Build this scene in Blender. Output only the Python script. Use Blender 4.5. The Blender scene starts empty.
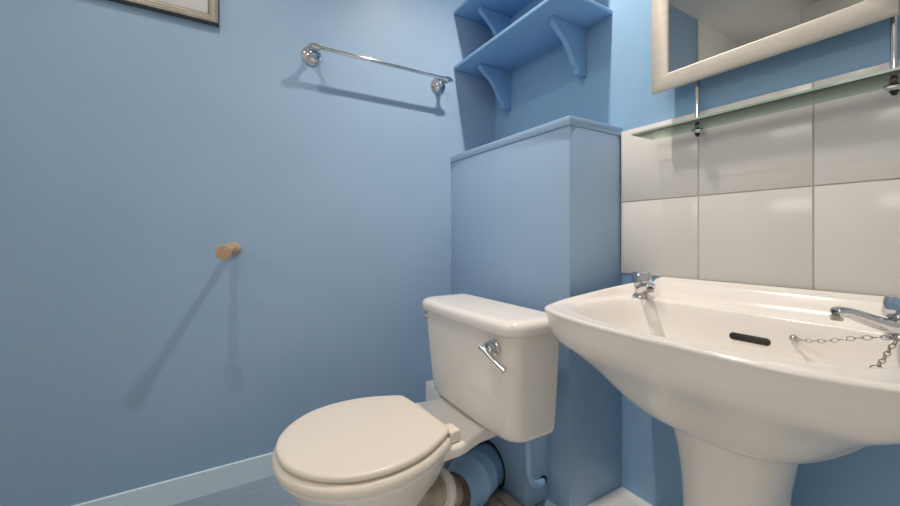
import bpy, bmesh, math, random
from mathutils import Vector, Matrix
random.seed(4)
SC = bpy.context.scene
COL = SC.collection
V = Vector

# ------------------------------------------------------------------ materials
def nt(name):
    m = bpy.data.materials.new(name); m.use_nodes = True
    n = m.node_tree.nodes; l = m.node_tree.links
    return m, n, l, n['Principled BSDF']

def noise_mat(name, c1, c2, rough, scale=6, bump=0.0, bscale=60, metallic=0.0, coat=0.0, spec=0.5, stretch=(1, 1, 1), detail=3):
    m, n, l, b = nt(name)
    tc = n.new('ShaderNodeTexCoord'); mp = n.new('ShaderNodeMapping')
    mp.inputs['Scale'].default_value = stretch
    l.new(tc.outputs['Object'], mp.inputs['Vector'])
    no = n.new('ShaderNodeTexNoise'); no.inputs['Scale'].default_value = scale; no.inputs['Detail'].default_value = detail
    l.new(mp.outputs['Vector'], no.inputs['Vector'])
    r = n.new('ShaderNodeValToRGB')
    r.color_ramp.elements[0].position = .32; r.color_ramp.elements[1].position = .68
    r.color_ramp.elements[0].color = (*c1, 1); r.color_ramp.elements[1].color = (*c2, 1)
    l.new(no.outputs['Fac'], r.inputs['Fac']); l.new(r.outputs['Color'], b.inputs['Base Color'])
    b.inputs['Roughness'].default_value = rough; b.inputs['Metallic'].default_value = metallic
    b.inputs['Coat Weight'].default_value = coat; b.inputs['Coat Roughness'].default_value = .05
    b.inputs['Specular IOR Level'].default_value = spec
    if bump:
        n2 = n.new('ShaderNodeTexNoise'); n2.inputs['Scale'].default_value = bscale; n2.inputs['Detail'].default_value = 4
        l.new(mp.outputs['Vector'], n2.inputs['Vector'])
        bp = n.new('ShaderNodeBump'); bp.inputs['Strength'].default_value = bump; bp.inputs['Distance'].default_value = .004
        l.new(n2.outputs['Fac'], bp.inputs['Height']); l.new(bp.outputs['Normal'], b.inputs['Normal'])
    return m

BLUE1, BLUE2 = (.292, .434, .605), (.310, .452, .628)
M = {}
M['wall'] = noise_mat('blue satin paint', BLUE1, BLUE2, .42, 3, .10, 28, spec=.35)
M['box'] = noise_mat('blue paint on board', (.305, .450, .640), (.32, .465, .66), .33, 4, .05, 30, spec=.45)
M['wall_back'] = noise_mat('blue satin paint, bluer wall', (.25, .43, .635), (.265, .447, .658), .42, 3, .10, 28, spec=.35)  # wall blue made more saturated, painting in the shade of the alcove
M['shelf'] = noise_mat('blue shelf paint', (.22, .42, .67), (.24, .435, .69), .35, 4, .04, 30)
M['skirt'] = noise_mat('pale blue gloss', (.64, .78, .88), (.67, .80, .90), .35, 5, .06, 30)
M['floor'] = noise_mat('blue grey floor paint', (.21, .29, .37), (.25, .33, .41), .5, 7, .25, 45, stretch=(6, 1, 1))
M['white_paint'] = noise_mat('white paint', (.84, .83, .80), (.88, .87, .84), .45, 5, .04, 40)
M['cream_paint'] = noise_mat('cream paint', (.74, .66, .55), (.78, .70, .59), .5, 5)
M['ceil'] = noise_mat('ceiling paint', (.78, .77, .75), (.81, .80, .78), .8, 5, .05, 60)
M['ceramic'] = noise_mat('white vitreous china', (.80, .767, .728), (.82, .787, .748), .16, 3, 0, spec=.45)
M['seat'] = noise_mat('cream plastic', (.80, .73, .64), (.82, .75, .66), .3, 4, .015, 200)
M['tile'] = noise_mat('white glazed tile', (.70, .69, .675), (.72, .71, .695), .16, 3, .03, 9, spec=.45)
M['grout'] = noise_mat('grey grout', (.50, .48, .44), (.58, .56, .51), .9, 30)
M['chrome'] = noise_mat('chrome', (.66, .66, .67), (.70, .70, .71), .07, 5, metallic=1)
M['steel'] = noise_mat('dull steel', (.42, .40, .37), (.55, .53, .50), .25, 30, metallic=1)
M['black'] = noise_mat('black rubber', (.012, .012, .012), (.02, .02, .02), .5, 10)
M['wood'] = noise_mat('pale turned wood', (.40, .27, .17), (.52, .36, .24), .5, 9, .1, 60, stretch=(1, 5, 5))
M['batten'] = noise_mat('bare floor wood', (.34, .28, .23), (.50, .43, .36), .75, 14, .3, 60, stretch=(1, 8, 8))
M['framemet'] = noise_mat('champagne frame', (.52, .47, .40), (.62, .57, .49), .28, 12, metallic=.85)
M['framedark'] = noise_mat('dark frame edge', (.06, .05, .045), (.09, .08, .07), .4, 12)
M['paper'] = noise_mat('pale grey print', (.52, .52, .54), (.58, .58, .59), .6, 2)
M['mirror_frame'] = noise_mat('off white frame', (.54, .50, .45), (.60, .56, .50), .42, 8, .06, 60, stretch=(1, 6, 6))
M['dirty'] = noise_mat('stained china', (.22, .17, .12), (.52, .46, .38), .5, 14, .2, 40)
M['pipe'] = noise_mat('pre-lit blue painted pipe', (.29, .48, .73), (.32, .52, .77), .35, 6, .1, 30)  # blue lightened to make up for the dim light under the cistern
M['rubber_ring'] = noise_mat('grimy rubber', (.07, .055, .045), (.16, .12, .09), .6, 18, .2, 60)

def mirror_mat():
    m, n, l, b = nt('mirror glass')
    b.inputs['Base Color'].default_value = (.74, .73, .71, 1); b.inputs['Metallic'].default_value = 1
    b.inputs['Roughness'].default_value = .008
    return m
M['mirror'] = mirror_mat()

def glass_mat(name, tint, body):
    m, n, l, b = nt(name)
    out = n['Material Output']
    tr = n.new('ShaderNodeBsdfTransparent'); tr.inputs['Color'].default_value = (*tint, 1)
    gl = n.new('ShaderNodeBsdfGlossy'); gl.inputs['Roughness'].default_value = .03
    df = n.new('ShaderNodeBsdfDiffuse'); df.inputs['Color'].default_value = (*body[:3], 1)
    fr = n.new('ShaderNodeFresnel'); fr.inputs['IOR'].default_value = 1.38
    m0 = n.new('ShaderNodeMixShader'); m0.inputs['Fac'].default_value = body[3]
    m1 = n.new('ShaderNodeMixShader')
    l.new(tr.outputs[0], m0.inputs[1]); l.new(df.outputs[0], m0.inputs[2])
    l.new(fr.outputs[0], m1.inputs['Fac']); l.new(m0.outputs[0], m1.inputs[1]); l.new(gl.outputs[0], m1.inputs[2])
    l.new(m1.outputs[0], out.inputs['Surface'])
    return m
M['glass'] = glass_mat('clear shelf glass', (.98, .992, .985), (.75, .82, .78, .04))
M['glass_edge'] = glass_mat('green glass edge', (.55, .78, .66), (.52, .72, .60, .7))
def lamp_mat(name, col, st):
    m, n, l, b = nt(name)
    b.inputs['Base Color'].default_value = (.9, .9, .88, 1)
    b.inputs['Emission Color'].default_value = (*col, 1); b.inputs['Emission Strength'].default_value = st
    return m
M['bulb'] = lamp_mat('lit bulb', (1, .9, .75), 8)
M['opal'] = lamp_mat('added lamp opal diffuser', (1, .94, .86), 3)

# ------------------------------------------------------------------ mesh helpers
def finish(bm, name, mat, loc, sharp=38):
    bmesh.ops.remove_doubles(bm, verts=bm.verts, dist=1e-6)
    bmesh.ops.recalc_face_normals(bm, faces=bm.faces)
    a = math.radians(sharp)
    for f in bm.faces: f.smooth = True
    for e in bm.edges:
        if len(e.link_faces) == 2:
            e.smooth = e.calc_face_angle(0) < a
    me = bpy.data.meshes.new(name)
    bm.transform(Matrix.Translation(-V(loc)))
    bm.to_mesh(me); bm.free()
    mats = mat if isinstance(mat, (list, tuple)) else [mat]
    for x in mats: me.materials.append(x)
    return me

def root_loc(o):
    while o.parent: o = o.parent
    return V(o.location)

def part(name, bm, mat, parent, label=None, sharp=38):
    me = finish(bm, name, mat, root_loc(parent), sharp)
    o = bpy.data.objects.new(name, me); COL.objects.link(o); o.parent = parent
    if label: o['label'] = label
    return o

def thing(name, label, cat, loc, group=None):
    o = bpy.data.objects.new(name, None); o.empty_display_size = .05
    COL.objects.link(o); o.location = loc
    o['label'] = label; o['category'] = cat
    if group: o['group'] = group
    return o

def solo(name, bm, mat, loc, label, cat, group=None, sharp=38):
    me = finish(bm, name, mat, loc, sharp)
    o = bpy.data.objects.new(name, me); COL.objects.link(o); o.location = loc
    o['label'] = label; o['category'] = cat
    if group: o['group'] = group
    return o

def struct(name, bm, mat, label, cat):
    me = finish(bm, name, mat, (0, 0, 0), 30)
    o = bpy.data.objects.new(name, me); COL.objects.link(o)
    o['kind'] = 'structure'; o['label'] = label; o['category'] = cat
    return o

def box(bm, lo, hi, bev=0.0, seg=2, mi=0):
    t = bmesh.new()
    bmesh.ops.create_cube(t, size=1)
    lo, hi = V(lo), V(hi)
    for v in t.verts:
        v.co = V(((lo[i] + hi[i]) / 2 + v.co[i] * (hi[i] - lo[i])) for i in range(3))
    if bev:
        bmesh.ops.bevel(t, geom=list(t.edges), offset=bev, segments=seg, profile=.5, affect='EDGES')
    merge(bm, t, mi)
    return bm

def merge(bm, t, mi=0):
    t.verts.ensure_lookup_table()
    mp = {}
    for v in t.verts: mp[v] = bm.verts.new(v.co)
    for f in t.faces:
        try:
            g = bm.faces.new([mp[v] for v in f.verts]); g.material_index = mi
        except ValueError: pass
    t.free()

def loft(bm, rings, cap0=True, cap1=True, closed=True, mi=0):
    rows = [[bm.verts.new(p) for p in r] for r in rings]
    n = len(rows[0])
    for a, b in zip(rows, rows[1:]):
        for i in range(n if closed else n - 1):
            j = (i + 1) % n
            f = bm.faces.new((a[i], a[j], b[j], b[i])); f.material_index = mi
    if cap0: bm.faces.new(list(reversed(rows[0]))).material_index = mi
    if cap1: bm.faces.new(rows[-1]).material_index = mi
    return bm

def frame_of(d):
    d = d.normalized()
    u = V((0, 0, 1)) if abs(d.z) < .9 else V((1, 0, 0))
    a = d.cross(u).normalized(); b = d.cross(a).normalized()
    return a, b

def tube(bm, pts, r, seg=16, cap=True, sx=1.0, mi=0):
    """a round bar along pts; r a number or one radius per point"""
    pts = [V(p) for p in pts]
    rr = r if isinstance(r, (list, tuple)) else [r] * len(pts)
    d0 = (pts[1] - pts[0]).normalized(); a, b = frame_of(d0)
    rings = []
    for i, p in enumerate(pts):
        d = (pts[min(i + 1, len(pts) - 1)] - pts[max(i - 1, 0)]).normalized()
        a = (a - d * a.dot(d)).normalized(); b = d.cross(a).normalized()
        rings.append([p + (a * math.cos(2 * math.pi * k / seg) * sx + b * math.sin(2 * math.pi * k / seg)) * rr[i] for k in range(seg)])
    return loft(bm, rings, cap, cap, mi=mi)

def lathe(bm, base, axis, prof, seg=32, mi=0):
    """prof: (radius, distance along axis)"""
    base = V(base); axis = V(axis).normalized(); a, b = frame_of(axis)
    rings = [[base + axis * h + (a * math.cos(2 * math.pi * k / seg) + b * math.sin(2 * math.pi * k / seg)) * max(r, 1e-4)
              for k in range(seg)] for r, h in prof]
    return loft(bm, rings, True, True, mi=mi)

def smoothstep(a, b, x):
    t = max(0, min(1, (x - a) / (b - a))); return t * t * (3 - 2 * t)

def interp(tab, x):
    for (x0, y0), (x1, y1) in zip(tab, tab[1:]):
        if x <= x1: return y0 + (y1 - y0) * (x - x0) / (x1 - x0)
    return tab[-1][1]

def catmull(pts, sub=10, closed=False):
    out = []; n = len(pts)
    P = lambda i: V(pts[i % n]) if closed else V(pts[max(0, min(n - 1, i))])
    for i in range(n if closed else n - 1):
        p0, p1, p2, p3 = P(i - 1), P(i), P(i + 1), P(i + 2)
        for k in range(sub):
            t = k / sub
            out.append(.5 * ((2 * p1) + (p2 - p0) * t + (2 * p0 - 5 * p1 + 4 * p2 - p3) * t * t + (3 * p1 - p0 - 3 * p2 + p3) * t ** 3))
    if not closed: out.append(P(n - 1))
    return out

def resample(pts, n):
    """n points evenly along a closed polyline"""
    L = [0]
    m = len(pts)
    for i in range(m): L.append(L[-1] + (pts[(i + 1) % m] - pts[i]).length)
    out = []; j = 0
    for k in range(n):
        s = L[-1] * k / n
        while L[j + 1] < s: j += 1
        t = (s - L[j]) / max(L[j + 1] - L[j], 1e-9)
        out.append(pts[j].lerp(pts[(j + 1) % m], t))
    return out

def sym_outline(half, n, sub=10):
    """half: (dx, y) from the centre line round to the centre line; mirrored to a closed even outline"""
    c = catmull([(a, b, 0) for a, b in half], sub)
    full = c + [V((-p.x, p.y, 0)) for p in reversed(c[1:-1])]
    return resample(full, n)

def sweep_rect(bm, corner, ux, uy, w, h, nrm, prof, mi=None):
    """a mitred frame; prof: (inset from the outer edge, height off the back)"""
    corner, ux, uy, nrm = V(corner), V(ux), V(uy), V(nrm)
    rings = []
    for cx, cy, sx, sy in ((0, 0, 1, 1), (w, 0, -1, 1), (w, h, -1, -1), (0, h, 1, -1)):
        rings.append([bm.verts.new(corner + ux * (cx + sx * i) + uy * (cy + sy * i) + nrm * z) for i, z in prof])
    n = len(prof)
    for k in range(4):
        a, b = rings[k], rings[(k + 1) % 4]
        for i in range(n):
            j = (i + 1) % n
            f = bm.faces.new((a[i], a[j], b[j], b[i]))
            if mi: f.material_index = mi[i]
    return bm

# ------------------------------------------------------------------ the room
XL, YB, XR, YF, ZC = -1.761, 1.374, .55, -2.45, 2.93
T = .1
struct('floor', box(bmesh.new(), (XL - T, YF - T, -T), (XR + T, YB + T, 0)), M['floor'], 'blue-grey painted floor', 'floor')
struct('ceiling', box(bmesh.new(), (XL - T, YF - T, ZC), (XR + T, YB + T, ZC + T)), M['ceil'], 'white ceiling seen in the mirror', 'ceiling')
YS = -1.03     # the blue paint stops here on the long wall
struct('wall_left', box(bmesh.new(), (XL - T, YS, 0), (XL, YB, ZC)), M['wall'], 'long sky blue wall with the towel rail', 'wall')
struct('wall_left_rear', box(bmesh.new(), (XL - T, YF - T, 0), (XL, YS, ZC)), M['white_paint'], 'white end of the long wall, seen in the mirror', 'wall')
struct('wall_back', box(bmesh.new(), (XL - T, YB, 0), (XR + T, YB + T, ZC)), M['wall_back'], 'blue wall behind the shelves and basin', 'wall')
WX0, WX1, WZ0, WZ1 = -1.25, .45, 2.12, 2.60      # high window added behind the viewer to let in fill light
b = bmesh.new()
box(b, (XL, YF - T, 0), (WX0, YF, ZC)); box(b, (WX1, YF - T, 0), (XR + T, YF, ZC))
box(b, (WX0, YF - T, 0), (WX1, YF, WZ0)); box(b, (WX0, YF - T, WZ1), (WX1, YF, ZC))
struct('wall_front', b, M['white_paint'], 'white wall behind the viewer', 'wall')
struct('wall_right', box(bmesh.new(), (XR, YF, 0), (XR + T, YB, ZC)), M['white_paint'], 'white wall to the right of the basin', 'wall')
b = bmesh.new()
sweep_rect(b, (WX0, YF - .08, WZ0), (1, 0, 0), (0, 0, 1), WX1 - WX0, WZ1 - WZ0, (0, 1, 0), [(0, 0), (0, .05), (.03, .05), (.035, .04), (.035, 0)])
xm = (WX0 + WX1) / 2
box(b, (xm - .02, YF - .08, WZ0 + .03), (xm + .02, YF - .035, WZ1 - .03), .003)
win = struct('added_window_1', b, M['white_paint'], 'white framed high window added behind the viewer for fill light', 'window')
me = finish(box(bmesh.new(), (WX0 + .03, YF - .062, WZ0 + .03), (WX1 - .03, YF - .057, WZ1 - .03)), 'pane', M['glass'], (0, 0, 0))
pn = bpy.data.objects.new('added_window_pane', me); COL.objects.link(pn); pn.parent = win
ld = bpy.data.lights.new('window_fill', 'AREA'); ld.shape = 'RECTANGLE'; ld.size = WX1 - WX0; ld.size_y = WZ1 - WZ0; ld.energy = 50; ld.color = (1, .92, .84)  # soft fill lamp placed outside the added window
lo = bpy.data.objects.new('window_fill', ld); COL.objects.link(lo); lo.location = (xm, YF - .14, (WZ0 + WZ1) / 2)
lo.rotation_euler = (math.radians(90), 0, 0)
struct('trim_1', box(bmesh.new(), (XL, YS - .03, 0), (XL + .012, YS, ZC), .002), M['white_paint'], 'white upright bead where the blue paint ends', 'trim')
# a cream painted boxing high at the far end, seen in the mirror
struct('trim_2', box(bmesh.new(), (-1.137, YF, 2.66), (XR, -1.3, 2.797), .004), M['cream_paint'], 'cream high boxing reflected in the mirror', 'trim')
# skirting on the long wall
b = bmesh.new()
sk = [(XL, 0), (XL + .008, 0), (XL + .008, .092), (XL + .006, .094), (XL, .094)]
loft(b, [[(x, y, z) for x, z in sk] for y in (YS, 1.075)])
struct('baseboard_left', b, M['skirt'], 'pale blue skirting board along the long wall', 'skirting board')
# tall pipe boxing with its cap
XB, YBX = -.948, 1.075
b = bmesh.new()
box(b, (XL, YBX, 0), (XB, YB, 1.402), .003)
struct('wall_boxing', b, M['box'], 'tall blue boxed-in duct behind the cistern', 'boxing')
b = bmesh.new()
box(b, (XL, YBX - .006, 1.402), (XB + .006, YB, 1.436), .004)
struct('trim_3', b, M['box'], 'flat blue cap board on top of the boxed-in duct', 'trim')
# low boxing that the soil pipe enters
YP, XP = .96, -1.052
b = bmesh.new()
box(b, (XL, YP, 0), (XP, YBX, .272), .003)
struct('wall_boxing_low', b, M['box'], 'low blue boxing under the cistern that the soil pipe enters', 'boxing')
b = bmesh.new(); box(b, (-1.535, .800, 0), (-1.40, .925, .346), .003)
solo('white_block', b, M['white_paint'], (-1.467, .86, 0), 'plain white rectangular block behind the toilet at the wall end of the cistern', 'block')
# white floor of the corner, extended out of view to bounce light upwards
struct('floor_sheet', box(bmesh.new(), (XB, YF, 0), (XR, YB, .006), .002), M['white_paint'], 'white sheet flooring showing in the corner beside the pedestal, extended unseen to bounce light', 'flooring')
# tiled splashback
b = bmesh.new()
x0, tw, th, zt = XB + .002, .2875, .280, 1.417
box(b, (x0, YB - .0055, zt - 2 * th), (XR, YB, zt - .002), 0, mi=1)
k = 0
while x0 + k * tw < XR - .01:
    for r in (0, 1):
        box(b, (x0 + k * tw + .0016, YB - .009, zt - (r + 1) * th + .0016), (min(x0 + (k + 1) * tw - .0016, XR), YB - .001, zt - r * th - (.0016 if r else 0)), .0022, 2)
    k += 1
struct('splashback', b, [M['tile'], M['grout']], 'white square tiled splashback above the basin', 'tiles')

# ------------------------------------------------------------------ shelves
def bracket(x, z, nm_parent):
    yw = YB
    c = catmull([(-.206, -.004, 0), (-.203, -.020, 0), (-.184, -.038, 0), (-.152, -.060, 0), (-.118, -.092, 0), (-.092, -.132, 0), (-.072, -.164, 0), (-.050, -.182, 0)], 4)
    prof = [(0, 0), (-.205, 0)] + [(p.x, p.y) for p in c] + [(-.056, -.186), (-.056, -.208), (0, -.208)]
    b = bmesh.new(); w = .0125
    loft(b, [[(x + s, yw + py, z + pz) for py, pz in prof] for s in (-w, w)])
    bmesh.ops.bevel(b, geom=[e for e in b.edges], offset=.0025, segments=1, affect='EDGES')
    return part('bracket', b, M['shelf'], nm_parent)

for z, lab, in ((1.909, 'lower blue wooden shelf in the alcove above the boxed-in duct'), (2.208, 'upper blue wooden shelf in the alcove, cut off by the top of the photo')):
    t = thing('wall_shelf', lab, 'shelf', (-1.37, YB, z), 'blue alcove shelves')
    b = bmesh.new(); box(b, (XL, 1.089, z), (-.988, YB, z + .019), .004, 3)
    part('board', b, M['shelf'], t)
    for x in (-1.632, -1.128): bracket(x, z, t)

# ------------------------------------------------------------------ towel rail
t = thing('towel_rail', 'chrome towel rail on the long blue wall', 'towel rail', (XL, .67, 1.80))
ya, yb_, zr, d = .350, .990, 1.800, .100
for y in (ya, yb_):
    b = bmesh.new()
    lathe(b, (XL, y, zr), (1, 0, 0), [(.042, 0), (.043, .004), (.041, .008), (.034, .010), (.034, .014), (.028, .017), (.019, .022), (.014, .028),
                                      (.012, .036), (.015, .040), (.015, .046), (.010, .050), (.009, .074), (.013, .080), (.016, .086)], 36)
    p = part('bracket', b, M['chrome'], t)
    b = bmesh.new()
    lathe(b, (XL + d, y - .022, zr), (0, 1, 0), [(.004, -.012), (.008, -.009), (.009, -.004), (.006, 0), (.0105, .003), (.0125, .010), (.013, .022), (.0125, .034), (.0105, .041), (.006, .044),
                                               (.009, .048), (.008, .053), (.004, .056)], 24)
    part('ferrule', b, M['chrome'], p)
b = bmesh.new(); tube(b, [(XL + d, ya, zr), (XL + d, yb_, zr)], .0082, 20)
part('bar', b, M['chrome'], t)

# ------------------------------------------------------------------ wooden peg
p0, p1 = V((XL, .050, .953)), V((-1.575, .014, .945)); ax = p1 - p0
t = thing('wooden_peg', 'turned wooden peg sticking out of the long blue wall', 'peg', p0)
L = ax.length
b = bmesh.new(); lathe(b, p0, (1, 0, 0), [(.026, -.004), (.027, .004), (.025, .010), (.020, .014), (.016, .016)], 32)
part('rose', b, M['wood'], t)
b = bmesh.new(); lathe(b, p0, ax, [(.0135, .004), (.0135, L - .030), (.0165, L - .024), (.024, L - .018), (.0265, L - .012), (.0265, L - .002), (.0245, L), (.001, L)], 32)
part('dowel', b, M['wood'], t)

# ------------------------------------------------------------------ picture
t = thing('picture_frame', 'champagne metal picture frame with a pale grey print', 'picture', (XL, -.33, 1.828))
pr = [(0, 0), (0, .018), (.003, .026), (.008, .028), (.011, .024), (.018, .021), (.021, .024), (.025, .022), (.031, .015), (.034, .016), (.037, .012), (.037, 0)]
b = bmesh.new()
sweep_rect(b, (XL, -.66, 1.828), (0, 1, 0), (0, 0, 1), .66, .52, (1, 0, 0), pr, [1, 1, 0, 0, 0, 0, 0, 0, 0, 1, 1, 0])
part('frame', b, [M['framemet'], M['framedark']], t)
b = bmesh.new(); box(b, (XL + .001, -.625, 1.863), (XL + .008, -.035, 2.313))
part('print', b, M['paper'], t)

# ------------------------------------------------------------------ mirror
MX0, MX1, MZ0, MZ1, MY, FW = -.775, -.209, 1.499, 2.18, 1.290, .055
t = thing('wall_mirror', 'rectangular mirror in a flat off-white frame above the glass shelf', 'mirror', (-.49, 1.315, MZ0))
b = bmesh.new()
sweep_rect(b, (MX0, MY + .026, MZ0), (1, 0, 0), (0, 0, 1), MX1 - MX0, MZ1 - MZ0, (0, -1, 0),
           [(0, .010), (0, .025), (.0015, .026), (FW - .006, .024), (FW, .019), (FW, .010)])
part('frame', b, M['mirror_frame'], t)
b = bmesh.new(); box(b, (MX0 + FW - .008, MY + .010, MZ0 + FW - .008), (MX1 - FW + .008, MY + .016, MZ1 - FW + .008))
part('mirror_glass', b, M['mirror'], t)
b = bmesh.new(); box(b, (MX0 + .02, MY + .0160, MZ0 + .02), (MX1 - .02, MY + .026, MZ1 - .02))
part('back_board', b, M['framedark'], t)

# ------------------------------------------------------------------ glass shelf on chrome rods
GZ, GX0, GX1, GY0, GY1 = 1.350, -.800, -.100, 1.215, 1.343
t = thing('glass_shelf', 'clear glass shelf with a green edge on chrome rods under the mirror', 'shelf', (-.45, YB - .009, GZ))
b = bmesh.new(); box(b, (GX0, GY0, GZ), (GX1, GY1, GZ + .006))
for f in b.faces:
    if abs(f.normal.z) < .5: f.material_index = 1
b.normal_update()
for f in b.faces: f.material_index = 1 if abs(f.normal.z) < .5 else 0
part('glass_pane', b, [M['glass'], M['glass_edge']], t)
for x in (-.645, -.222):
    b = bmesh.new(); tube(b, [(x, 1.332, GZ - .012), (x, 1.332, MZ0 + .30)], .0068, 18)
    r = part('rod', b, M['chrome'], t)
    b = bmesh.new()
    lathe(b, (x, 1.332, GZ - .001), (0, 0, -1), [(.017, 0), (.0175, .003), (.015, .006), (.011, .008), (.010, .012)], 24)
    box(b, (x - .007, 1.332, GZ - .017), (x + .007, YB - .0085, GZ - .004), .002)
    part('clip', b, M['chrome'], t)
    b = bmesh.new()
    lathe(b, (x, 1.332, GZ - .013), (0, 0, -1), [(.0075, 0), (.0075, .004), (.005, .0055), (.0045, .009), (.003, .010)], 18)
    part('screw', b, M['black'], r, 'black screw')

# ------------------------------------------------------------------ basin
BX = -.463
N = 200
def W(dx, y, z): return V((BX + dx, y, z))
half_out = [(0, 1.3635), (.20, 1.3635), (.33, 1.3635), (.366, 1.358), (.386, 1.335), (.389, 1.27), (.389, 1.16), (.388, 1.04), (.386, .93), (.378, .872),
            (.362, .830), (.329, .800), (.24, .764), (.13, .742), (0, .733)]
half_in = [(0, 1.205), (.15, 1.205), (.25, 1.200), (.305, 1.180), (.335, 1.13), (.338, 1.04), (.325, .95), (.305, .885), (.27, .845), (.20, .808), (.10, .782), (0, .775)]
half_neck = [(0, 1.27), (.09, 1.27), (.145, 1.24), (.165, 1.17), (.160, 1.09), (.125, 1.02), (.07, .985), (0, .972)]
half_bot = [(0, 1.10), (.05, 1.09), (.075, 1.03), (.05, .97), (0, .96)]
def reseam(o):
    return o
OUT = sym_outline(half_out, N); INN = sym_outline(half_in, N); NECK = sym_outline(half_neck, N); BOT = sym_outline(half_bot, N)
# match the rings by angle about a common centre so the walls do not twist
def by_angle(half, cy, n=N):
    c = catmull([(a, b_, 0) for a, b_ in half], 24)
    full = c + [V((-p.x, p.y, 0)) for p in reversed(c[1:-1])]
    return full, cy
def ray_ring(half, cy, angs):
    full, _ = by_angle(half, cy)
    pol = sorted((math.atan2(p.x, p.y - cy) % (2 * math.pi), (V((p.x, p.y - cy, 0))).length) for p in full)
    A = [a for a, _ in pol]; out = []
    A2 = [pol[-1][0] - 2 * math.pi] + A + [pol[0][0] + 2 * math.pi]
    R2 = [pol[-1][1]] + [r for _, r in pol] + [pol[0][1]]
    for a in angs:
        j = 0
        while A2[j + 1] < a: j += 1
        t_ = (a - A2[j]) / max(A2[j + 1] - A2[j], 1e-9)
        # interpolate in the plane
        p = V((math.sin(A2[j]) * R2[j], math.cos(A2[j]) * R2[j], 0)); q = V((math.sin(A2[j + 1]) * R2[j + 1], math.cos(A2[j + 1]) * R2[j + 1], 0))
        s = p.lerp(q, t_); out.append(V((s.x, s.y + cy, 0)))
    return out
CY = 1.05
angs = sorted(math.atan2(p.x, p.y - CY) % (2 * math.pi) for p in OUT)
OUT = ray_ring(half_out, CY, angs)
for p in OUT:
    if p.y < .95: p.y -= .024 * smoothstep(.02, .34, p.x) * smoothstep(.95, .86, p.y)
INN = ray_ring(half_in, CY, angs); NECK = ray_ring(half_neck, CY, angs); BOT = ray_ring(half_bot, CY, angs)
def rim_z(y): return .795 + .038 * max(0, min(1, (y - .86) / .43))
def upstand(dx, y): return .042 * smoothstep(1.258, 1.325, y) * smoothstep(.338, .300, abs(dx))
rings = []
under = [(1.0, .520), (.98, .526), (.9, .533), (.8, .545), (.7, .566), (.6, .592), (.5, .622), (.4, .648), (.3, .670), (.2, .690), (.13, .704), (.085, .718),
         (.055, .738), (.035, .757), (.018, .778), (.006, .787), (0, .7905)]
for s, z in under:
    ring = []
    for p, q in zip(OUT, NECK):
        x, y = p.x + (q.x - p.x) * s, p.y + (q.y - p.y) * s
        if p.y > 1.30: y = p.y + (min(q.y, p.y) - p.y) * max(0, s - .35) / .65     # the back stays flat on the wall
        k = rim_z(p.y) - .795
        ring.append(W(x, y, z + k * max(0, 1 - s * 8)))
    rings.append(ring)
for s in (.02, .06, .12, .2, .3, .4, .5, .6, .7, .8, .88, .95, 1.0):
    ring = []
    for p, q in zip(OUT, INN):
        x, y = p.x + (q.x - p.x) * s, p.y + (q.y - p.y) * s
        roll = .0065 * math.sin(min(1, s / .12) * math.pi / 2) if s < .12 else .0065
        z = rim_z(y) - .0035 + roll - (rim_z(y) - .793) * smoothstep(.10, .55, s) * (1 - upstand(x, y) / .042) + upstand(x, y) * max(0, (.8575 - rim_z(y)) / .042)
        ring.append(W(x, y, z))
    rings.append(ring)
top = rings[-1]
inside = [(.012, -.002), (.03, -.007), (.055, -.016), (.09, -.032), (.14, -.058), (.21, -.088), (.30, -.113), (.42, -.136), (.56, -.153), (.7, -.164), (.85, -.170), (1, -.172)]
for s, dz in inside:
    rings.append([W(p.x + (q.x - p.x) * s, p.y + (q.y - p.y) * s, tp.z + dz) for p, q, tp in zip(INN, BOT, top)])
t_basin = thing('wash_basin', 'white ceramic wash basin on a pedestal against the white tiles', 'basin', (BX, 1.12, 0))
b = bmesh.new(); loft(b, rings)
bowl = part('bowl', b, M['ceramic'], t_basin, sharp=70)
# pedestal
b = bmesh.new()
prof = [(0, .140, .150), (.012, .141, .151), (.05, .135, .146), (.12, .112, .132), (.22, .099, .122), (.32, .099, .120), (.40, .106, .122), (.46, .116, .126), (.505, .128, .131), (.5195, .132, .133)]
rr = []
for z, rx, ry in prof:
    ring = []
    for k in range(64):
        a = 2 * math.pi * k / 64; c, s = math.cos(a), math.sin(a)
        e = 2 / 2.5
        x = rx * math.copysign(abs(c) ** e, c); y = ry * math.copysign(abs(s) ** e, s)
        ring.append(V((BX + .007 + x, 1.120 + y, z)))
    rr.append(ring)
loft(b, rr)
part('pedestal', b, M['ceramic'], t_basin, sharp=60)
# overflow slot on the back of the bowl (dark, set into the wall of the bowl)
def bowl_wall(dx, z, y0=1.20):
    """depth y of the bowl's back wall at height z"""
    best = None
    for r0, r1 in zip(rings[-len(inside) - 1:], rings[-len(inside):]):
        k = min(range(N), key=lambda i: abs(r0[i].x - BX - dx) + (9 if r0[i].y < 1.05 else 0))
        a, c = r0[k], r1[k]
        if (a.z - z) * (c.z - z) <= 0:
            tt = (a.z - z) / (a.z - c.z + 1e-9); return a.lerp(c, tt).y, (a - c).normalized()
    return y0, V((0, 0, 1))
sy, sdir = bowl_wall(0, .733)
b = bmesh.new()
sl = []
for k in range(32):
    a = 2 * math.pi * k / 32; c, s = math.cos(a), math.sin(a)
    sl.append((math.copysign(.034, c) + .009 * c, .009 * s))
xo = -.449
for dep in (-.0012, .004):
    pass
nrm = V((0, -sdir.z, sdir.y)).normalized()
if nrm.y > 0: nrm = -nrm
mk = lambda sc, off: [V((xo + u * sc, sy, .733)) + sdir * (w_ * sc) + nrm * off for u, w_ in sl]
loft(b, [mk(1.06, -.004), mk(1.06, .0012), mk(1.0, .0020)])
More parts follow.
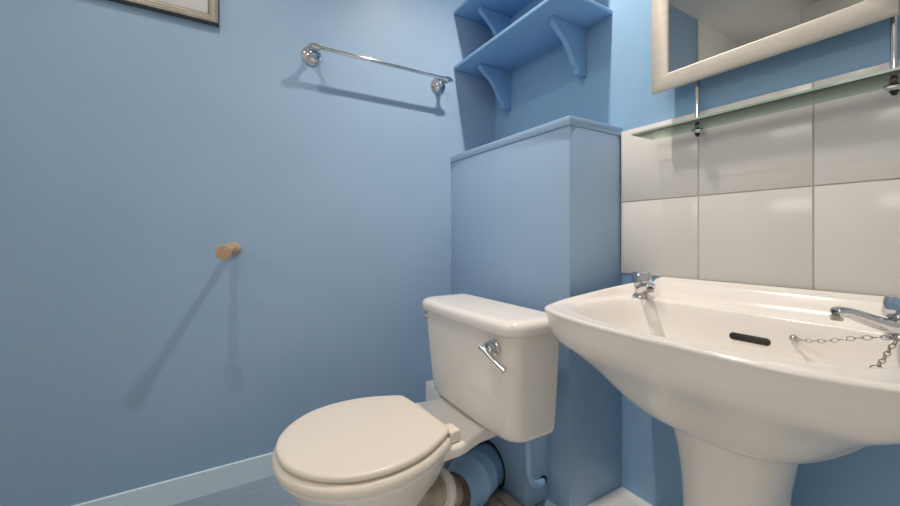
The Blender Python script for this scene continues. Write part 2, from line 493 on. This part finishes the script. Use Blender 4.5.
part('overflow_slot', b, M['black'], bowl, 'dark oval overflow slot', 70)

# ------------------------------------------------------------------ taps
def pillar_tap(pos, ang, label, hz=0):
    px, py, pz = pos
    t = thing('basin_tap', label, 'tap', pos, 'chrome basin taps')
    b = bmesh.new()
    lathe(b, pos, (0, 0, 1), [(.031, 0), (.031, .004), (.029, .007), (.026, .010), (.0245, .016), (.0235, .034), (.0235, .040), (.020, .043), (.012, .044)], 32)
    part('body', b, M['chrome'], t)
    dx, dy = math.sin(ang), -math.cos(ang)
    S = [(0, .022), (.025, .025), (.050, .033), (.076, .043), (.094, .049), (.105, .050), (.114, .046)]
    path = [V((px + dx * s, py + dy * s, pz + h)) for s, h in S]
    pts = catmull(path, 6)
    m = len(pts)
    b = bmesh.new()
    side = V((-dy, dx, 0)); rings_ = []
    for i, p in enumerate(pts):
        f = i / (m - 1)
        d = (pts[min(i + 1, m - 1)] - pts[max(i - 1, 0)]).normalized(); up = side.cross(d).normalized()
        if up.z < 0: up = -up
        w = interp([(0, .020), (.3, .0175), (.7, .0150), (.92, .0155), (1, .0130)], f)
        h = interp([(0, .0170), (.3, .0135), (.7, .0105), (.92, .0115), (1, .0095)], f)
        rings_.append([p + side * (w * math.copysign(abs(math.cos(a)) ** .75, math.cos(a))) + up * (h * math.copysign(abs(math.sin(a)) ** .75, math.sin(a)))
                       for a in [2 * math.pi * k / 24 for k in range(24)]])
    loft(b, rings_)
    sp = part('spout', b, M['chrome'], t)
    b = bmesh.new()
    e = pts[-3]
    lathe(b, e + V((0, 0, -.004)), (0, 0, -1), [(.0100, 0), (.0100, .010), (.0085, .011), (.0070, .009)], 20)
    part('nozzle', b, M['steel'], sp)
    # faceted square headed handle
    b = bmesh.new()
    hr = []
    for z, r in ((.036, .014), (.040, .024), (.045, .0295), (.052, .0305), (.078, .0275), (.084, .0255), (.087, .020)):
        ring = []
        for k in range(32):
            a = 2 * math.pi * k / 32 + ang + .3
            q = r * (1 + .09 * math.cos(4 * a - .6))
            ring.append(V((px + q * math.cos(a), py + q * math.sin(a), pz + z)))
        hr.append(ring)
    loft(b, hr)
    part('handle', b, M['chrome'], t)
    return t
tap_l = (-.768, 1.222, .797)
pillar_tap(tap_l, .78, 'chrome pillar tap on the basin corner next to the boxed-in duct')
tap_r = (-.178, 1.160, .797)
pillar_tap(tap_r, -.80, 'chrome pillar tap with its spout over the plug chain, cut by the photo edge')

# ------------------------------------------------------------------ plug chain
ay, _ = bowl_wall(.1, .748)
anchor = V((-.360, ay - .004, .754))
tapf = V((-.184, 1.112, .803))
ch = catmull([anchor + V((.004, -.004, 0)), anchor.lerp(tapf, .35) + V((0, -.010, -.004)), anchor.lerp(tapf, .7) + V((0, -.006, .003)), tapf + V((0, 0, .002)),
              tapf + V((-.001, -.030, -.012)), tapf + V((-.003, -.080, -.030)), tapf + V((-.010, -.130, -.046)), tapf + V((-.040, -.140, -.085)), tapf + V((-.10, -.130, -.120))], 24)
t = thing('plug_chain', 'thin metal plug chain from the basin overflow to the tap', 'chain', anchor)
b = bmesh.new(); lathe(b, anchor + V((0, .006, 0)), (0, -1, .3), [(.008, 0), (.008, .004), (.005, .007), (.0045, .011), (.002, .012)], 18)
part('anchor_stud', b, M['steel'], t)
LK, WR = .0155, .00115
Lc = 0; nxt = 0; i = 0; flip = 0
cum = [0]
for a, c in zip(ch, ch[1:]): cum.append(cum[-1] + (c - a).length)
def at_len(s):
    for k in range(len(ch) - 1):
        if cum[k + 1] >= s: return ch[k].lerp(ch[k + 1], (s - cum[k]) / max(cum[k + 1] - cum[k], 1e-9))
    return ch[-1]
s = 0
while s + LK < cum[-1]:
    big = .62 < s / cum[-1] < .99 and flip % 3 == 0
    a, c = at_len(s), at_len(s + LK)
    d = (c - a).normalized(); u, w = frame_of(d)
    n_ = u if flip % 2 else w
    h, r = LK * .58, LK * (.46 if big else .27)
    mid = (a + c) / 2
    pts = []
    for k in range(20):
        al = 2 * math.pi * k / 20
        pts.append(mid + d * (h * math.cos(al)) + n_ * (r * math.sin(al)))
    b = bmesh.new()
    o_ = d.cross(n_).normalized(); rg = []
    for k, p in enumerate(pts):
        rad = (p - mid).normalized()
        rg.append([p + (rad * math.cos(q) + o_ * math.sin(q)) * WR for q in [2 * math.pi * m_ / 6 for m_ in range(6)]])
    rg.append(rg[0])
    loft(b, rg, False, False)
    part('link', b, M['steel'], t)
    s += LK * .93; flip += 1

# ------------------------------------------------------------------ toilet
HX, HY, TH = -1.182, .612, math.radians(4.5)
ct, st = math.cos(TH), math.sin(TH)
def TW(x, y, z): return V((HX + x * ct - y * st, HY + x * st + y * ct, z))
t_wc = thing('toilet', 'white close-coupled toilet with its cream lid closed', 'toilet', (HX, HY, 0))
half_lid = [(0, .004), (.10, .003), (.148, -.002), (.166, -.018), (.190, -.060), (.218, -.120), (.234, -.190), (.235, -.260), (.218, -.330), (.180, -.392),
            (.122, -.442), (.058, -.470), (0, -.476)]
LID = sym_outline(half_lid, 96, 12)
def grow(o, d, cy=-.22):
    n = len(o); out = []
    for i in range(n):
        tg = (o[(i + 1) % n] - o[i - 1]).normalized()
        nr = V((tg.y, -tg.x, 0))
        if nr.dot(o[i] - V((0, cy, 0))) < 0: nr = -nr
        out.append(o[i] + nr * d)
    return out
def slab(o, prof):
    return [[TW(p.x, p.y, z) for p in grow(o, d)] for d, z in prof]
b = bmesh.new()
loft(b, slab(LID, [(-.02, .3825), (-.004, .383), (-.001, .386), (0, .391), (-.002, .397), (-.007, .4005), (-.016, .402), (-.03, .4028)]))
lid = part('lid', b, M['seat'], t_wc, 'cream closed lid', 60)
SEAT = [V((p.x, min(p.y, -.004), 0)) for p in grow(LID, .011)]
b = bmesh.new()
loft(b, slab(SEAT, [(-.03, .3475), (-.006, .348), (-.001, .352), (0, .359), (-.002, .368), (-.008, .375), (-.016, .3785), (-.03, .380)]))
part('seat', b, M['seat'], t_wc, 'cream seat', 60)
for sx in (-1, 1):
    b = bmesh.new()
    lo, hi = V((sx * .135 - .028, -.006, .350)), V((sx * .135 + .028, .036 if sx > 0 else .006, .388))
    q = bmesh.new(); box(q, lo, hi, .006, 3)
    for v in q.verts: v.co = TW(v.co.x, v.co.y, v.co.z)
    merge(b, q)
    part('hinge', b, M['seat'], t_wc)
# pan
b = bmesh.new()
PAN = [V((p.x, p.y, 0)) for p in grow(LID, .004)]
def pan_ring(sx, sy, cy, z): return [TW(p.x * sx, cy + (p.y - cy) * sy, z) for p in PAN]
loft(b, [pan_ring(.72, .80, -.16, 0), pan_ring(.72, .80, -.16, .02), pan_ring(.60, .74, -.13, .06), pan_ring(.52, .70, -.10, .12), pan_ring(.56, .73, -.10, .17), pan_ring(.68, .80, -.10, .22),
         pan_ring(.83, .89, -.10, .27), pan_ring(.93, .95, -.08, .31), pan_ring(.98, .985, -.05, .33), pan_ring(1, 1, 0, .338), pan_ring(.995, .995, 0, .346), pan_ring(.96, .96, 0, .3485)])
pan = part('pan', b, M['ceramic'], t_wc, sharp=60)
# deck running back under the cistern
def rsec(y, hw, z0, z1, r=.012):
    pts = []
    for cx, cz, a0 in ((hw - r, z1 - r, 0), (-hw + r, z1 - r, 90), (-hw + r, z0 + r, 180), (hw - r, z0 + r, 270)):
        for k in range(5):
            a = math.radians(a0 + 22.5 * k); pts.append(TW(cx + r * math.cos(a), y, cz + r * math.sin(a)))
    return pts
b = bmesh.new()
loft(b, [rsec(-.09, .165, .305, .3475), rsec(-.02, .176, .308, .348), rsec(.02, .182, .310, .348), rsec(.05, .178, .310, .3485), rsec(.085, .165, .308, .3495), rsec(.13, .152, .305, .351), rsec(.30, .145, .300, .351)])
part('rear_deck', b, M['ceramic'], t_wc, sharp=50)
# outlet spigot of the pan
o0, o1 = V((-1.09, .575, .175)), V((-1.125, .715, .115))
b = bmesh.new()
tube(b, [V((-1.14, .44, .20)), V((-1.10, .53, .20)), o0, o1], [.066, .062, .054, .052], 32)
part('outlet', b, M['dirty'], t_wc, 'stained outlet of the pan')
b = bmesh.new(); od = (o1 - o0).normalized()
lathe(b, o0 + od * .035, od, [(.052, 0), (.068, .002), (.071, .008), (.071, .024), (.068, .030), (.052, .032)], 40)
part('flange', b, M['ceramic'], t_wc)
# cistern
CX0, CX1, CY0, CY1 = -1.447, -.868, .742, .952
def rrect(x0, x1, y0, y1, r0, r1, z, bulge=0):
    pts = []
    for cx, cy, a0, r in ((x1 - r1, y1 - r1, 0, r1), (x0 + r1, y1 - r1, 90, r1), (x0 + r0, y0 + r0, 180, r0), (x1 - r0, y0 + r0, 270, r0)):
        for k in range(9):
            a = math.radians(a0 + 11.25 * k)
            pts.append(V((cx + r * math.cos(a), cy + r * math.sin(a), z)))
        if a0 == 180:
            for k in range(1, 12):
                f = k / 12; pts.append(V((x0 + r0 + (x1 - x0 - 2 * r0) * f, y0, z)))
    if bulge:
        xm, hw = (x0 + x1) / 2, (x1 - x0) / 2
        for p in pts:
            if p.y < (y0 + y1) / 2: p.y -= bulge * (1 - ((p.x - xm) / hw) ** 2)
    return pts
b = bmesh.new()
sec = []
for z, inx, iny in ((.352, .075, .060), (.355, .062, .042), (.363, .050, .028), (.378, .040, .019), (.41, .034, .012), (.50, .022, .007), (.61, .008, .002), (.699, 0, 0)):
    sec.append(rrect(CX0 + inx, CX1 - inx * .55, CY0 + iny, CY1 - .004, .05, .016, z, .012))
loft(b, sec)
part('cistern', b, M['ceramic'], t_wc, sharp=50)
b = bmesh.new()
sec = []
for z, g in ((.6995, -.006), (.6996, .010), (.702, .015), (.712, .0180), (.728, .0175), (.738, .012), (.7435, .002), (.7455, -.012), (.7465, -.035)):
    sec.append(rrect(CX0 - g, CX1 + g, CY0 - g, CY1 + g * .5, .058 + g * .5, .022, z, .016))
loft(b, sec)
part('cistern_lid', b, M['ceramic'], t_wc, sharp=60)
# flush lever
lv = V((-.945, .733, .655))
b = bmesh.new()
lathe(b, lv, (0, -1, 0), [(.027, -.004), (.0275, .004), (.025, .007), (.019, .009), (.019, .014), (.022, .016), (.022, .021), (.016, .024), (.010, .024)], 32)
lever = part('flush_rosette', b, M['chrome'], t_wc, 'chrome flush handle boss')
b = bmesh.new()
lp = catmull([lv + V((-.020, -.036, .006)), lv + V((.002, -.031, -.008)), lv + V((.034, -.024, -.030)), lv + V((.068, -.014, -.050))], 6)
tube(b, lp, [interp([(0, .0125), (.25, .013), (.7, .0105), (1, .0115)], i / (len(lp) - 1)) for i in range(len(lp))], 16)
part('flush_lever', b, M['chrome'], lever, 'chrome lever')
b = bmesh.new(); lathe(b, V((-1.4285, .7475, .672)), (-.55, -.83, 0), [(.015, -.006), (.0155, .003), (.0135, .006), (.009, .007), (.008, .005), (.002, .005)], 24)
part('blanking_plug', b, M['steel'], t_wc, 'dark metal plug on the cistern side')

# ------------------------------------------------------------------ soil pipe connector
a0, a1 = V((-1.112, .690, .122)), V((-1.262, .958, .062)); ax = (a1 - a0); L = ax.length
t = thing('soil_pipe', 'blue painted soil pipe connector behind the toilet pan', 'pipe', a0)
b = bmesh.new()
lathe(b, a0, ax, [(.060, .000), (.067, .0), (.069, .01), (.073, .055), (.078, .095), (.085, .102), (.088, .108), (.088, .120), (.085, .127), (.079, .132), (.079, .180), (.082, .184), (.082, .196), (.079, .200), (.079, L + .02)], 48)
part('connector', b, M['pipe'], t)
b = bmesh.new()
lathe(b, a0, ax, [(.052, -.016), (.062, -.016), (.066, -.004), (.060, .003), (.052, .002)], 40)
part('rubber_seal', b, M['rubber_ring'], t, 'grimy rubber seal')
b = bmesh.new()
lathe(b, a1 + V((.003, -.004, .002)), (0, 1, 0), [(.093, 0), (.093, .006)], 48)
part('hole_rim', b, M['black'], t, 'dark ragged gap round the pipe')

# ------------------------------------------------------------------ thin overflow pipe
t = thing('overflow_pipe', 'thin pre-lit blue painted pipe dropping from the cistern into the low boxing', 'pipe', (-1.028, .951, .30))
pp = catmull([(-1.020, .925, .386), (-1.024, .945, .30), (-1.027, .951, .22), (-1.028, .955, .15), (-1.029, .968, .115), (-1.034, 1.000, .092), (-1.043, 1.030, .080), (-1.056, 1.046, .076)], 8)
b = bmesh.new(); tube(b, pp, .0135, 20)
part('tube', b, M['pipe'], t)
b = bmesh.new(); lathe(b, V((XP - .001, 1.047, .078)), (1, 0, 0), [(.021, 0), (.021, .002)], 24)
part('hole_rim', b, M['black'], t, 'dark hole round the pipe')

# ------------------------------------------------------------------ loose floor battens in front of the low boxing
for k, (y0_, y1_) in enumerate(((.902, .950), (.848, .896))):
    b = bmesh.new(); box(b, (-1.160 - .02 * k, y0_, 0), (-.965 + .012 * k, y1_, .016), .002)
    solo('wooden_batten', b, M['batten'], (-1.08, (y0_ + y1_) / 2, 0),
         ('bare wooden batten on the floor against the low blue boxing', 'bare wooden batten on the floor, the one farther from the low boxing')[k], 'batten', 'floor battens by the soil pipe')

# ------------------------------------------------------------------ lamps
LX, LZ = -.955, 2.767
for y, pw, lab in ((.95, 262, 'ceiling spotlight over the cistern end of the room'), (-.10, 98, 'ceiling spotlight over the middle of the room')):
    t = thing('ceiling_spotlight', lab, 'light', (LX, y, ZC), 'ceiling spotlights')
    b = bmesh.new(); lathe(b, (LX, y, ZC), (0, 0, -1), [(.05, 0), (.05, .012), (.012, .018), (.010, .08), (.030, .09), (.040, .105), (.043, .135), (.040, .135), (.036, .112), (.02, .11)], 32)
    part('fitting', b, M['chrome'], t)
    b = bmesh.new(); lathe(b, (LX, y, ZC - .112), (0, 0, -1), [(.012, 0), (.030, .004), (.033, .012), (.02, .016)], 24)
    part('bulb', b, M['bulb'], t)
    ld = bpy.data.lights.new('spot_light', 'SPOT'); ld.energy = pw; ld.color = (1, .87, .74); ld.shadow_soft_size = .021
    ld.spot_size = math.radians(123); ld.spot_blend = 1
    lo = bpy.data.objects.new('spot_light', ld); COL.objects.link(lo); lo.location = (LX, y, LZ)
    lo.rotation_euler = V((.10, -.15, 1)).to_track_quat('Z', 'Y').to_euler()
t = thing('added_ceiling_lamp', 'round opal fill lamp added behind the viewer', 'light', (-.35, -.75, ZC))  # added unseen lamp, there only to raise the general brightness
b = bmesh.new(); lathe(b, (-.35, -.75, ZC), (0, 0, -1), [(.24, 0), (.24, .03), (.22, .035)], 48); part('base', b, M['white_paint'], t)
b = bmesh.new(); lathe(b, (-.35, -.75, ZC - .035), (0, 0, -1), [(.22, 0), (.215, .03), (.17, .06), (.08, .075), (.01, .078)], 48); part('diffuser', b, M['opal'], t)
ld = bpy.data.lights.new('opal_fill', 'AREA'); ld.shape = 'DISK'; ld.size = .44; ld.energy = 14; ld.color = (1, .89, .78)
lo = bpy.data.objects.new('opal_fill', ld); COL.objects.link(lo); lo.location = (-.35, -.75, ZC - .12)

w = bpy.data.worlds.new('world'); SC.world = w; w.use_nodes = True
w.node_tree.nodes['Background'].inputs['Color'].default_value = (.05, .05, .05, 1)

# ------------------------------------------------------------------ camera
cd = bpy.data.cameras.new('camera'); cd.sensor_width = 36; cd.lens = 36 * 381.5 / 900
cd.shift_y = -16 / 900; cd.clip_start = .02
cam = bpy.data.objects.new('camera', cd); COL.objects.link(cam)
cam.location = (0, 0, 1); cam.rotation_euler = (math.pi / 2, 0, math.atan2(.8554, .518))
SC.camera = cam
vs = SC.view_settings
vs.view_transform = 'Standard'; vs.look = 'None'; vs.gamma = 1; vs.use_curve_mapping = False; vs.exposure = -1.30
SC.cycles.max_bounces = 16; SC.cycles.diffuse_bounces = 8; SC.cycles.use_denoising = True
